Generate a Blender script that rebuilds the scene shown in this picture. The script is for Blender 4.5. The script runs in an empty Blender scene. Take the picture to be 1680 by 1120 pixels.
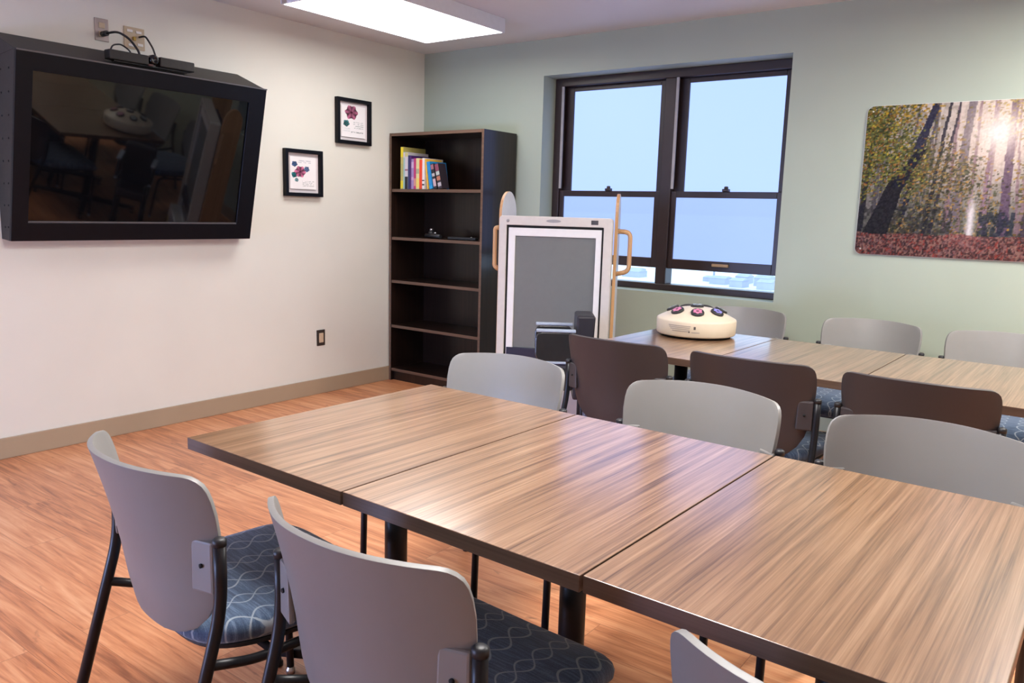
import bpy, bmesh, math, random
import numpy as np
from mathutils import Vector, Matrix

# ------------------------------------------------------------------ camera, world, light, exposure
scene = bpy.context.scene
COL = scene.collection
CAM = (4.3897, -4.7087, 1.3103)
YAW, PITCH, ROLL, FPX = -0.63629, 0.160406, 0.028432, 1308.607
def cam_axes(yaw, pitch, roll):
    f = Vector((math.sin(yaw)*math.cos(pitch), math.cos(yaw)*math.cos(pitch), -math.sin(pitch)))
    r = Vector((math.cos(yaw), -math.sin(yaw), 0)); u = r.cross(f)
    c, s = math.cos(roll), math.sin(roll)
    return c*r + s*u, -s*r + c*u, f
cr, cu, cf = cam_axes(YAW, PITCH, ROLL)
cd = bpy.data.cameras.new('camera'); cam = bpy.data.objects.new('camera', cd); COL.objects.link(cam)
M = Matrix((cr, cu, -cf)).transposed().to_4x4(); M.translation = Vector(CAM)
cam.matrix_world = M
cd.sensor_fit = 'HORIZONTAL'; cd.sensor_width = 36.0; cd.lens = 36.0*FPX/1680.0
cd.clip_start = 0.05; cd.clip_end = 2000
scene.camera = cam

SKY_COL = (0.62, 0.80, 1.0); SKY_STRENGTH = 3.0
LAMP_STRENGTH = 9.0          # the ceiling fixture in view
LAMP_ROOM = 34.0             # fixtures over the rest of the room
DAY_PANE = 1.0              # frosted panes of the window in view
FILL_PANE = 36.0             # low glass of the unseen door, added to light the chair backs
w = bpy.data.worlds.new('overcast_sky'); scene.world = w; w.use_nodes = True
bg = w.node_tree.nodes['Background']; bg.inputs[0].default_value = (*SKY_COL, 1); bg.inputs[1].default_value = SKY_STRENGTH
vs = scene.view_settings
vs.view_transform = 'Standard'; vs.look = 'None'; vs.exposure = 0.0; vs.gamma = 1.0; vs.use_curve_mapping = False
scene.cycles.max_bounces = 8; scene.cycles.diffuse_bounces = 5; scene.cycles.glossy_bounces = 4
scene.cycles.use_denoising = True

# ------------------------------------------------------------------ helpers: materials
def lin(c):
    c = c/255.0
    return c/12.92 if c <= 0.04045 else ((c+0.055)/1.055)**2.4
def L(r, g, b): return (lin(r), lin(g), lin(b))
MATS = {}
class NT:
    def __init__(s, name):
        s.m = bpy.data.materials.new(name); s.m.use_nodes = True; s.t = s.m.node_tree
        s.b = s.t.nodes['Principled BSDF']; s.out = s.t.nodes['Material Output']
    def n(s, typ, **kw):
        nd = s.t.nodes.new(typ)
        for k, v in kw.items(): setattr(nd, k, v)
        return nd
    def l(s, a, b): s.t.links.new(a, b)
    def math(s, op, a, b=None, clamp=False):
        nd = s.n('ShaderNodeMath', operation=op); nd.use_clamp = clamp
        for i, x in enumerate((a, b)):
            if x is None: continue
            if isinstance(x, (int, float)): nd.inputs[i].default_value = x
            else: s.l(x, nd.inputs[i])
        return nd.outputs[0]
    def ramp(s, fac, stops):
        nd = s.n('ShaderNodeValToRGB'); e = nd.color_ramp.elements
        while len(e) < len(stops): e.new(0.5)
        for k, (p, c) in enumerate(stops): e[k].position = p; e[k].color = (*c, 1)
        s.l(fac, nd.inputs[0]); return nd.outputs[0]
    def mix(s, fac, a, b, typ='MIX'):
        nd = s.n('ShaderNodeMix', data_type='RGBA', blend_type=typ)
        if isinstance(fac, (int, float)): nd.inputs[0].default_value = fac
        else: s.l(fac, nd.inputs[0])
        for i, x in ((6, a), (7, b)):
            if isinstance(x, tuple): nd.inputs[i].default_value = (*x, 1)
            else: s.l(x, nd.inputs[i])
        return nd.outputs[2]
    def coords(s, scale=(1, 1, 1), rnd=0.0, kind='Object'):
        tc = s.n('ShaderNodeTexCoord'); mp = s.n('ShaderNodeMapping'); mp.inputs['Scale'].default_value = scale
        s.l(tc.outputs[kind], mp.inputs[0])
        if rnd:
            oi = s.n('ShaderNodeObjectInfo'); cx = s.n('ShaderNodeCombineXYZ')
            r = s.math('MULTIPLY', oi.outputs['Random'], rnd)
            for i in range(3): s.l(r, cx.inputs[i])
            s.l(cx.outputs[0], mp.inputs['Location'])
        return mp.outputs[0]
    def noise(s, vec, scale, detail=4, rough=0.5, dist=0.0):
        nd = s.n('ShaderNodeTexNoise'); nd.inputs['Scale'].default_value = scale; nd.inputs['Detail'].default_value = detail
        nd.inputs['Roughness'].default_value = rough; nd.inputs['Distortion'].default_value = dist
        s.l(vec, nd.inputs['Vector']); return nd.outputs['Fac']
    def bump(s, h, strength, dist=0.01):
        nd = s.n('ShaderNodeBump'); nd.inputs['Strength'].default_value = strength; nd.inputs['Distance'].default_value = dist
        s.l(h, nd.inputs['Height']); s.l(nd.outputs[0], s.b.inputs['Normal'])
    def set(s, **kw):
        for k, v in kw.items():
            i = s.b.inputs[k]
            if isinstance(v, tuple): i.default_value = (*v, 1) if len(v) == 3 else v
            elif isinstance(v, (int, float)): i.default_value = v
            else: s.l(v, i)
        return s
def plain(name, col, rough=0.5, metal=0.0, vary=0.06, nscale=30, bump=0.0, **kw):
    if name in MATS: return MATS[name]
    t = NT(name); f = t.noise(t.coords(), nscale, 3)
    c = t.ramp(f, [(0.3, tuple(x*(1-vary) for x in col)), (0.7, tuple(min(1, x*(1+vary)) for x in col))])
    t.set(**{'Base Color': c, 'Roughness': rough, 'Metallic': metal}); 
    for k, v in kw.items(): t.set(**{k.replace('_', ' '): v})
    if bump: t.bump(t.noise(t.coords(), nscale*8, 2), bump, 0.002)
    MATS[name] = t.m; return t.m
def emit(name, col, strength):
    t = NT(name); t.set(**{'Base Color': (0.8, 0.8, 0.8), 'Emission Color': col, 'Emission Strength': strength, 'Roughness': 0.4})
    MATS[name] = t.m; return t.m
def wall_paint(name, col):
    t = NT(name); v = t.coords(); f = t.noise(v, 2.0, 3)
    c = t.ramp(f, [(0.3, tuple(x*0.97 for x in col)), (0.7, tuple(x*1.02 for x in col))])
    t.set(**{'Base Color': c, 'Roughness': 0.55}); t.bump(t.noise(v, 260, 2), 0.12, 0.001); return t.m
M_cream = wall_paint('cream_paint', (0.77, 0.765, 0.695))
M_green = wall_paint('sage_paint', (0.375, 0.43, 0.35))
M_ceil = wall_paint('ceiling_paint', (0.68, 0.67, 0.66))
M_base = plain('baseboard_vinyl', (0.40, 0.31, 0.21), 0.45, vary=0.04, nscale=3)

def wood_grain(name, dark, mid, light, axis='y', rough=0.32, coat=0.0, coat_ior=1.5, scale=1.0, rnd=7.0, spec=0.5):
    t = NT(name); s = {'x': (0.5, 18, 18), 'y': (18, 0.5, 18), 'z': (18, 18, 0.5)}[axis]
    s2 = {'x': (1.0, 95, 95), 'y': (95, 1.0, 95), 'z': (95, 95, 1.0)}[axis]
    v1 = t.coords(tuple(x*scale for x in s), rnd); v2 = t.coords(tuple(x*scale for x in s2), rnd)
    a = t.noise(v1, 1.6, 5, 0.62, 0.5); b = t.noise(v2, 1.3, 4, 0.65, 0.3)
    f = t.math('ADD', t.math('MULTIPLY', a, 0.55), t.math('MULTIPLY', b, 0.45))
    c = t.ramp(f, [(0.36, dark), (0.5, mid), (0.64, light)])
    t.set(**{'Base Color': c, 'Roughness': rough, 'Coat Weight': coat, 'Coat IOR': coat_ior, 'Coat Roughness': 0.17, 'Specular IOR Level': spec})
    t.bump(b, 0.02, 0.001); return t.m
M_table = wood_grain('walnut_laminate', (0.090, 0.044, 0.022), (0.235, 0.130, 0.070), (0.36, 0.220, 0.130), 'y', 0.34, 1.0, 1.6, 1.7, 7.0, 0.3)
M_tedge = wood_grain('walnut_edge_band', (0.075, 0.042, 0.028), (0.11, 0.064, 0.044), (0.14, 0.085, 0.058), 'x', 0.4)
M_case = wood_grain('espresso_laminate', (0.007, 0.003, 0.002), (0.014, 0.0064, 0.0042), (0.024, 0.0115, 0.0075), 'z', 0.36, 0.3, 1.6, 1.0, 7.0, 0.3)
M_caseedge = wood_grain('espresso_edge', (0.09, 0.05, 0.032), (0.12, 0.068, 0.043), (0.15, 0.088, 0.057), 'x', 0.4)
M_beech = wood_grain('beech_plywood', (0.42, 0.22, 0.095), (0.55, 0.31, 0.14), (0.64, 0.39, 0.20), 'z', 0.4)

def floor_mat():
    t = NT('vinyl_plank_floor'); v = t.coords((1, 1, 1))
    br = t.n('ShaderNodeTexBrick'); t.l(v, br.inputs['Vector'])
    br.offset = 0.37; br.inputs['Scale'].default_value = 1.0; br.inputs['Brick Width'].default_value = 1.22; br.inputs['Row Height'].default_value = 0.152
    br.inputs['Mortar Size'].default_value = 0.0012; br.inputs['Mortar Smooth'].default_value = 0.3
    br.inputs['Color1'].default_value = (0, 0, 0, 1); br.inputs['Color2'].default_value = (1, 1, 1, 1); br.inputs['Mortar'].default_value = (0.5, 0.5, 0.5, 1)
    # shift the grain from plank to plank
    sep = t.n('ShaderNodeSeparateColor'); t.l(br.outputs['Color'], sep.inputs[0])
    off = t.n('ShaderNodeCombineXYZ'); t.l(t.math('MULTIPLY', sep.outputs[0], 9.0), off.inputs[0]); t.l(t.math('MULTIPLY', sep.outputs[0], 5.0), off.inputs[1])
    add = t.n('ShaderNodeVectorMath', operation='ADD'); t.l(v, add.inputs[0]); t.l(off.outputs[0], add.inputs[1])
    def mp(sc):
        m = t.n('ShaderNodeMapping'); m.inputs['Scale'].default_value = sc; t.l(add.outputs[0], m.inputs[0]); return m.outputs[0]
    a = t.noise(mp((0.65, 7, 1)), 2.2, 5, 0.62, 1.6); b = t.noise(mp((2.2, 55, 1)), 1.6, 4, 0.6, 0.5)
    k = t.noise(mp((2.2, 6.5, 1)), 3.2, 3, 0.5, 0.6)
    f = t.math('ADD', t.math('MULTIPLY', a, 0.62), t.math('MULTIPLY', b, 0.38))
    f = t.math('ADD', f, t.math('MULTIPLY', t.math('SUBTRACT', sep.outputs[0], 0.5), 0.10))
    c = t.ramp(f, [(0.34, (0.29, 0.098, 0.042)), (0.47, (0.56, 0.215, 0.092)), (0.56, (0.68, 0.30, 0.140)), (0.68, (0.77, 0.40, 0.210))])
    kn = t.math('MULTIPLY', t.math('SUBTRACT', k, 0.68), 7.0, True)
    c = t.mix(kn, c, (0.13, 0.042, 0.02))
    c = t.mix(t.math('MULTIPLY', br.outputs['Fac'], 0.55), c, (0.16, 0.06, 0.03))
    t.set(**{'Base Color': c, 'Roughness': 0.38, 'Coat Weight': 0.25, 'Coat Roughness': 0.25}); t.bump(b, 0.08, 0.001); return t.m
M_floor = floor_mat()

def fabric_mat():
    t = NT('blue_chain_fabric'); tc = t.n('ShaderNodeTexCoord'); sp = t.n('ShaderNodeSeparateXYZ'); t.l(tc.outputs['Object'], sp.inputs[0])
    x, y = sp.outputs[0], sp.outputs[1]
    nv = t.coords((6, 90, 6), 3.0); f = t.noise(nv, 2.0, 4, 0.6, 0.4); f2 = t.noise(t.coords((1, 1, 1)), 420, 2)
    c = t.ramp(t.math('ADD', t.math('MULTIPLY', f, 0.7), t.math('MULTIPLY', f2, 0.3)), [(0.33, (0.022, 0.045, 0.092)), (0.5, (0.052, 0.092, 0.165)), (0.66, (0.13, 0.19, 0.29))])
    def chain(P, A, k, ph, off, wd):
        u = t.math('ADD', x, off+10*P)
        u = t.math('SUBTRACT', t.math('MODULO', u, P), P/2)
        s1 = t.math('MULTIPLY', t.math('SINE', t.math('ADD', t.math('MULTIPLY', y, k), ph)), A)
        d1 = t.math('ABSOLUTE', t.math('SUBTRACT', u, s1)); d2 = t.math('ABSOLUTE', t.math('ADD', u, s1))
        d = t.math('MINIMUM', d1, d2)
        return t.math('SUBTRACT', 1.0, t.math('DIVIDE', d, wd), True)
    e = t.math('MAXIMUM', chain(0.17, 0.023, 50.0, 0.3, 0.055, 0.0036), t.math('MULTIPLY', chain(0.17, 0.019, 57.0, 1.4, 0.138, 0.0032), 0.7))
    e = t.math('MULTIPLY', t.math('MULTIPLY', e, 2.2, True), 0.62)
    c = t.mix(e, c, (0.42, 0.48, 0.53))
    t.set(**{'Base Color': c, 'Roughness': 0.85, 'Sheen Weight': 0.25, 'Sheen Roughness': 0.5}); t.bump(f2, 0.25, 0.001); return t.m
M_fabric = fabric_mat()
M_shellshade = plain('shaded_grey_shell', (0.046, 0.038, 0.040), 0.45, vary=0.03, nscale=8, bump=0.08)  # darker copy of the grey shell, shade put into its colour
M_shell = plain('grey_plastic_shell', (0.225, 0.22, 0.21), 0.42, vary=0.03, nscale=8, bump=0.08)
M_black = plain('black_powder_coat', (0.008, 0.008, 0.010), 0.38, vary=0.1, nscale=40, Specular_IOR_Level=0.35)
M_blackpl = plain('black_plastic', (0.016, 0.016, 0.018), 0.45, vary=0.1, nscale=40)
M_tvbox = plain('textured_black_steel', (0.024, 0.022, 0.021), 0.5, vary=0.12, nscale=60, bump=0.1, Specular_IOR_Level=0.3)
M_bezel = plain('matte_black_bezel', (0.004, 0.004, 0.007), 0.4, vary=0.1, Specular_IOR_Level=0.18)
M_glass_dark = plain('dark_screen_glass', (0.003, 0.003, 0.004), 0.035, vary=0.02, Specular_IOR_Level=0.55)
M_chrome = plain('brushed_steel', (0.62, 0.62, 0.63), 0.28, 1.0, vary=0.04)
M_white = plain('white_enamel', (0.78, 0.77, 0.75), 0.4, vary=0.02)
M_offwhite = plain('offwhite_plastic', (0.62, 0.58, 0.53), 0.42, vary=0.03)
M_creampl = plain('cream_plastic', (0.64, 0.55, 0.42), 0.42, vary=0.02)
M_brown = plain('bronze_window_frame', (0.026, 0.014, 0.013), 0.38, vary=0.1, nscale=12)
M_hole = plain('dark_recess', (0.004, 0.004, 0.004), 0.8)
M_beigepl = plain('beige_plate_plastic', (0.52, 0.42, 0.29), 0.45, vary=0.03)
M_steelpl = plain('steel_plate', (0.35, 0.30, 0.29), 0.35, 0.6, vary=0.05)
M_lightside = plain('fixture_side_enamel', (0.76, 0.79, 0.84), 0.45, vary=0.02)
M_lamp = emit('lamp_diffuser', (1.0, 0.975, 0.95), LAMP_STRENGTH)
M_lamproom = emit('bright_lamp_diffuser', (1.0, 0.975, 0.95), LAMP_ROOM)

# ------------------------------------------------------------------ helpers: meshes
def new_obj(name, bm, mat, parent=None, bevel=0.0, seg=2, smooth=None):
    me = bpy.data.meshes.new(name); bm.normal_update(); bm.to_mesh(me); bm.free()
    mats = mat if isinstance(mat, (list, tuple)) else [mat]
    for m in mats: me.materials.append(m)
    o = bpy.data.objects.new(name, me); COL.objects.link(o)
    if parent is not None: o.parent = parent
    if smooth is None: smooth = False
    if smooth:
        for p in me.polygons: p.use_smooth = True
    if bevel:
        b = o.modifiers.new('bevel', 'BEVEL'); b.width = bevel; b.segments = seg; b.limit_method = 'ANGLE'; b.angle_limit = math.radians(40)
        b.harden_normals = False
    return o
def box(bm, x0, x1, y0, y1, z0, z1, mi=0, mat=None):
    vs_ = [bm.verts.new((x, y, z)) for z in (z0, z1) for y in (y0, y1) for x in (x0, x1)]
    if mat is not None:
        for v in vs_: v.co = mat @ v.co
    q = [(0, 2, 3, 1), (4, 5, 7, 6), (0, 1, 5, 4), (2, 6, 7, 3), (0, 4, 6, 2), (1, 3, 7, 5)]
    fs = [bm.faces.new([vs_[i] for i in f]) for f in q]
    for f in fs: f.material_index = mi
    return fs
def hexa(bm, b4, t4, mi=0):
    """bottom 4 and top 4 corners (ccw seen from above)"""
    b = [bm.verts.new(p) for p in b4]; t = [bm.verts.new(p) for p in t4]
    fs = [bm.faces.new(b[::-1]), bm.faces.new(t)]
    for i in range(4):
        j = (i+1) % 4; fs.append(bm.faces.new((b[i], b[j], t[j], t[i])))
    for f in fs: f.material_index = mi
    return fs
def tube(bm, pts, r, n=12, closed=False, mi=0):
    pts = [Vector(p) for p in pts]; rings = []; N = len(pts); up = None
    for i, p in enumerate(pts):
        a = pts[i-1] if (i > 0 or closed) else p; b = pts[(i+1) % N] if (i < N-1 or closed) else p
        d = (b-a).normalized()
        if up is None: up = Vector((0, 0, 1)) if abs(d.z) < 0.9 else Vector((1, 0, 0))
        s = d.cross(up).normalized(); up = s.cross(d).normalized()
        rr = r[i] if isinstance(r, (list, tuple)) else r
        rings.append([bm.verts.new(p + rr*(math.cos(k*2*math.pi/n)*s + math.sin(k*2*math.pi/n)*up)) for k in range(n)])
    for i in range(N if closed else N-1):
        A, B = rings[i], rings[(i+1) % N]
        for k in range(n):
            f = bm.faces.new((A[k], A[(k+1) % n], B[(k+1) % n], B[k])); f.smooth = True; f.material_index = mi
    if not closed:
        f = bm.faces.new(rings[0][::-1]); f.material_index = mi; f = bm.faces.new(rings[-1]); f.material_index = mi
def arc_path(pts, rad, n=6):
    """polyline with rounded corners"""
    pts = [Vector(p) for p in pts]; out = [pts[0]]
    for i in range(1, len(pts)-1):
        a, b, c = pts[i-1], pts[i], pts[i+1]; d1 = (a-b).normalized(); d2 = (c-b).normalized()
        r_ = min(rad, (a-b).length*0.45, (c-b).length*0.45); p0 = b+d1*r_; p1 = b+d2*r_
        for k in range(n+1):
            t = k/n; out.append((1-t)**2*p0 + 2*t*(1-t)*b + t*t*p1)
    out.append(pts[-1]); return out
def lathe(bm, prof, n=48, c=(0, 0, 0), mi=0, smooth=True):
    rings = []
    for (r, z) in prof:
        if r < 1e-6: rings.append([bm.verts.new((c[0], c[1], c[2]+z))])
        else: rings.append([bm.verts.new((c[0]+r*math.cos(k*2*math.pi/n), c[1]+r*math.sin(k*2*math.pi/n), c[2]+z)) for k in range(n)])
    for A, B in zip(rings, rings[1:]):
        for k in range(n):
            k2 = (k+1) % n
            vs_ = [A[k % len(A)], A[k2 % len(A)], B[k2 % len(B)], B[k % len(B)]]
            u = []
            for q in vs_:
                if q not in u: u.append(q)
            if len(u) > 2:
                f = bm.faces.new(u); f.smooth = smooth; f.material_index = mi
    if len(rings[0]) > 1: bm.faces.new(rings[0][::-1]).material_index = mi
    if len(rings[-1]) > 1: bm.faces.new(rings[-1]).material_index = mi
def prism(bm, poly, to3, d0, d1, mi=0):
    """extrude 2-D polygon: to3(u, v, d) -> point"""
    a = [bm.verts.new(to3(u, v, d0)) for u, v in poly]; b = [bm.verts.new(to3(u, v, d1)) for u, v in poly]
    fs = [bm.faces.new(a[::-1]), bm.faces.new(b)]; n = len(poly)
    for i in range(n): fs.append(bm.faces.new((a[i], a[(i+1) % n], b[(i+1) % n], b[i])))
    for f in fs: f.material_index = mi
    return fs
def rrect(u0, u1, v0, v1, r, n=6):
    out = []
    for cx, cy, a0 in ((u1-r, v1-r, 0), (u0+r, v1-r, 90), (u0+r, v0+r, 180), (u1-r, v0+r, 270)):
        for k in range(n+1):
            a = math.radians(a0+90*k/n); out.append((cx+r*math.cos(a), cy+r*math.sin(a)))
    return out
def frame_ring(bm, o, i, to3, d0, d1, mi=0):
    """picture-frame ring between outer and inner loops of equal length"""
    n = len(o); V = {}
    for nm, loop in (('o', o), ('i', i)):
        for d, tag_ in ((d0, 0), (d1, 1)): V[nm, tag_] = [bm.verts.new(to3(u, v, d)) for u, v in loop]
    for k in range(n):
        j = (k+1) % n
        for q in ((V['o', 0][k], V['o', 0][j], V['o', 1][j], V['o', 1][k]), (V['i', 0][j], V['i', 0][k], V['i', 1][k], V['i', 1][j]),
                  (V['o', 1][k], V['o', 1][j], V['i', 1][j], V['i', 1][k]), (V['o', 0][j], V['o', 0][k], V['i', 0][k], V['i', 0][j])):
            bm.faces.new(q).material_index = mi
    bmesh.ops.recalc_face_normals(bm, faces=bm.faces)
def BM(): return bmesh.new()
def thing(name, label, cat, loc=(0, 0, 0), rz=0.0, group=None):
    o = bpy.data.objects.new(name, None); COL.objects.link(o); o.empty_display_size = 0.1
    o.location = loc; o.rotation_euler = (0, 0, rz); tag(o, label, cat, group); return o
def tag(o, label, cat, group=None):
    o['label'] = label; o['category'] = cat
    if group: o['group'] = group
    return o
def struct(name, bm, mat, parent=None, **kw):
    o = new_obj(name, bm, mat, parent, **kw)
    if parent is None: o['kind'] = 'structure'
    return o
def copy_thing(src, loc, rz, label, group):
    c = src.copy(); COL.objects.link(c); c.location = loc; c.rotation_euler = (0, 0, rz); c['label'] = label
    if group: c['group'] = group
    for ch in src.children:
        d = ch.copy(); COL.objects.link(d); d.parent = c
        for g in ch.children:
            e = g.copy(); COL.objects.link(e); e.parent = d
    return c
def color_grid(name, nx, ny, to3, rgb, parent, rough=0.5, mat=None):
    """flat print: a fine grid whose vertices carry the printed colours (rgb[ny, nx, 3], sRGB 0..1, row 0 = bottom)"""
    bm = BM(); lay = bm.verts.layers.float_color.new('print')
    V = []
    lc = np.where(rgb <= 0.04045, rgb/12.92, ((np.clip(rgb, 0, 1)+0.055)/1.055)**2.4)
    for j in range(ny):
        for i in range(nx):
            v = bm.verts.new(to3(i/(nx-1), j/(ny-1))); v[lay] = (*lc[j, i], 1.0); V.append(v)
    for j in range(ny-1):
        for i in range(nx-1): bm.faces.new((V[j*nx+i], V[j*nx+i+1], V[(j+1)*nx+i+1], V[(j+1)*nx+i]))
    if mat is None:
        t = NT(name+'_ink'); a = t.n('ShaderNodeAttribute', attribute_name='print'); t.set(**{'Base Color': a.outputs['Color'], 'Roughness': rough, 'Specular IOR Level': 0.12}); mat = t.m
    return new_obj(name, bm, mat, parent)

# ------------------------------------------------------------------ room shell
H = 2.488; XR = 6.3; YN = -6.8
WX0, WX1, WZ0, WZ1 = 1.121, 2.828, 0.825, 2.245
bm = BM(); box(bm, -0.2, XR+0.2, YN-0.2, 0.3, -0.15, 0); struct('floor', bm, M_floor)
bm = BM(); box(bm, -0.2, XR+0.2, YN-0.2, 0.3, H, H+0.15); struct('ceiling', bm, M_ceil)
bm = BM(); box(bm, -0.2, 0, YN-0.2, 0.3, 0, H); struct('wall_left', bm, M_cream)
bm = BM()
box(bm, 0, WX0, 0, 0.26, 0, H); box(bm, WX1, XR, 0, 0.26, 0, H); box(bm, WX0, WX1, 0, 0.26, 0, WZ0); box(bm, WX0, WX1, 0, 0.26, WZ1, H)
struct('wall_far', bm, M_green)
bm = BM(); box(bm, XR, XR+0.2, YN-0.2, 0.3, 0, H); struct('wall_right', bm, M_cream)
GX0, GX1, GZ1 = 0.15, 1.75, 2.05      # unseen door behind the camera, put in for its low blue light
bm = BM(); box(bm, 0, GX0, YN-0.2, YN, 0, H); box(bm, GX1, XR, YN-0.2, YN, 0, H); box(bm, GX0, GX1, YN-0.2, YN, GZ1, H); struct('wall_near', bm, M_cream)
def baseboard(name, x0, x1, y0, y1):
    bm = BM(); box(bm, x0, x1, y0, y1, 0, 0.108); struct(name, bm, M_base, bevel=0.003)
baseboard('baseboard_left', 0, 0.012, YN+0.012, -0.012); baseboard('baseboard_far', 0, XR, -0.012, 0)
baseboard('baseboard_right', XR-0.012, XR, YN+0.012, -0.012); baseboard('baseboard_near', GX1+0.02, XR, YN, YN+0.012)

# window in the far wall: two double-hung units
def pane_mat(name, col, strength, see):
    t = NT(name); em = t.n('ShaderNodeEmission'); em.inputs[0].default_value = (*col, 1); em.inputs[1].default_value = strength
    tr = t.n('ShaderNodeBsdfTransparent'); tr.inputs[0].default_value = (0.92, 0.96, 1, 1)
    gl = t.n('ShaderNodeBsdfGlossy'); gl.inputs['Roughness'].default_value = 0.5
    m1 = t.n('ShaderNodeMixShader'); m1.inputs[0].default_value = see; t.l(em.outputs[0], m1.inputs[1]); t.l(tr.outputs[0], m1.inputs[2])
    m2 = t.n('ShaderNodeMixShader'); m2.inputs[0].default_value = 0.04; t.l(m1.outputs[0], m2.inputs[1]); t.l(gl.outputs[0], m2.inputs[2])
    t.l(m2.outputs[0], t.out.inputs[0]); return t.m
PANE_COL = (0.57, 0.81, 1.65)
M_pane = pane_mat('frosted_daylit_pane', PANE_COL, DAY_PANE, 0.02)
M_panelow = pane_mat('frosted_daylit_lower_pane', PANE_COL, DAY_PANE*0.80, 0.12)
M_clear = pane_mat('clear_pane', (1, 1, 1), 0.0, 0.98)
bm = BM()
FY0, FY1 = 0.15, 0.25
for (x0, x1, z0, z1) in ((WX0, 1.175, WZ0, WZ1), (2.79, WX1, WZ0, WZ1), (1.175, 2.79, 2.19, WZ1), (1.175, 2.79, WZ0, 0.868), (1.972, 2.048, 0.868, 2.19)):
    box(bm, x0, x1, FY0, FY1, z0, z1)
win = struct('window_1', bm, M_brown, bevel=0.004)
def sash(x0, x1, z0, z1, y0, y1, st, top, bot, mat, nm, pane_m, stl=None):
    stl = stl or st
    bm = BM()
    for (a, b, c, d) in ((x0, x0+stl, z0, z1), (x1-st, x1, z0, z1), (x0+stl, x1-st, z1-top, z1), (x0+stl, x1-st, z0, z0+bot)): box(bm, a, b, y0, y1, c, d)
    s_ = new_obj(nm, bm, mat, win, bevel=0.003)
    bm = BM(); ym = (y0+y1)/2; box(bm, x0+stl-0.004, x1-st+0.004, ym-0.002, ym+0.002, z0+bot-0.004, z1-top+0.004); new_obj('pane', bm, pane_m, s_); return s_
for k, (a, b) in enumerate(((1.175, 1.972), (2.048, 2.79))):
    sash(a, b, 1.325, 2.19, 0.205, 0.235, 0.055, 0.03, 0.034, M_brown, 'upper_sash', M_pane, 0.068)
    s_ = sash(a, b, 0.972, 1.475, 0.165, 0.195, 0.045, 0.04, 0.065, M_brown, 'lower_sash', M_panelow, 0.034)
    bm = BM(); xm = (a+b)/2
    box(bm, xm-0.02, xm+0.02, 0.155, 0.19, 1.475, 1.492); lathe(bm, [(0.013, 0), (0.013, 0.012), (0.009, 0.016)], 16, (xm, 0.172, 1.492))
    new_obj('sash_lock', bm, M_brown, win, bevel=0.002)
    bm = BM(); box(bm, xm-0.055, xm+0.055, 0.150, 0.166, 1.003, 1.022); new_obj('lift_handle', bm, plain('tan_handle', (0.32, 0.20, 0.10), 0.4), win, bevel=0.004)
    bm = BM(); box(bm, a+0.002, b-0.002, 0.238, 0.242, 0.868, 1.34); new_obj('storm_pane', bm, M_clear, win)
    bm = BM(); box(bm, a+0.001, a+0.018, 0.150, 0.16, 1.49, 2.19); new_obj('jamb_liner', bm, plain('grey_jamb_liner', (0.34, 0.32, 0.32), 0.4), win)
bm = BM(); GM = (GX0+GX1)/2
for (x0, x1, z0, z1) in ((GX0, GX0+0.07, 0, GZ1), (GX1-0.07, GX1, 0, GZ1), (GM-0.05, GM+0.05, 0.1, 0.98), (GX0+0.07, GX1-0.07, 0, 0.1), (GX0+0.07, GX1-0.07, 0.98, GZ1)): box(bm, x0, x1, YN-0.13, YN-0.07, z0, z1)
fill_door = struct('unseen_fill_door', bm, M_brown)
bm = BM(); box(bm, GX0+0.06, GX1-0.06, YN-0.105, YN-0.095, 0.09, 0.99); new_obj('pane', bm, pane_mat('blue_fill_pane', (0.40, 0.54, 1.0), FILL_PANE, 0.02), fill_door)  # pane of the unseen door, added for its light
# outside: bright ground, a road and low blocks far below
bm = BM(); box(bm, -260, 160, 6, 420, -9.2, -9.0); g = struct('ground_outside', bm, plain('snowy_ground', (0.78, 0.80, 0.85), 0.9, vary=0.1, nscale=0.05))
rnd = random.Random(4)

# ------------------------------------------------------------------ ceiling fixtures
def fixture(cx, cy, label, lamp):
    t = thing('ceiling_light', label, 'ceiling light', (cx, cy, H)); hx, hy, d = 0.332, 0.588, 0.084
    bm = BM(); to3 = lambda u, v, q: (u, v, q)
    frame_ring(bm, rrect(-hx, hx, -hy, hy, 0.004, 1), rrect(-hx+0.012, hx-0.012, -hy+0.012, hy-0.012, 0.003, 1), to3, 0, -d)
    new_obj('housing', bm, M_lightside, t, bevel=0.002)
    bm = BM(); box(bm, -hx+0.0125, hx-0.0125, -hy+0.0125, hy-0.0125, -d+0.002, -d+0.010); new_obj('diffuser', bm, lamp, t)
    for sx in (-1, 1):
        bm = BM(); box(bm, sx*0.29-0.02, sx*0.29+0.02, -hy-0.006, -hy, -d-0.001, -d+0.02); new_obj('latch', bm, M_chrome, t)
    return t
fixture(0.905, -1.19, 'white surface-mounted fluorescent box light lit on the ceiling', M_lamp)
for (x, y, lb) in ((4.64, -1.19, 'lit ceiling box light above the far tables, outside the photo'),
                   (3.25, -3.05, 'lit ceiling box light above the near tables, outside the photo')):
    fixture(x, y, lb, M_lamproom)

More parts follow.
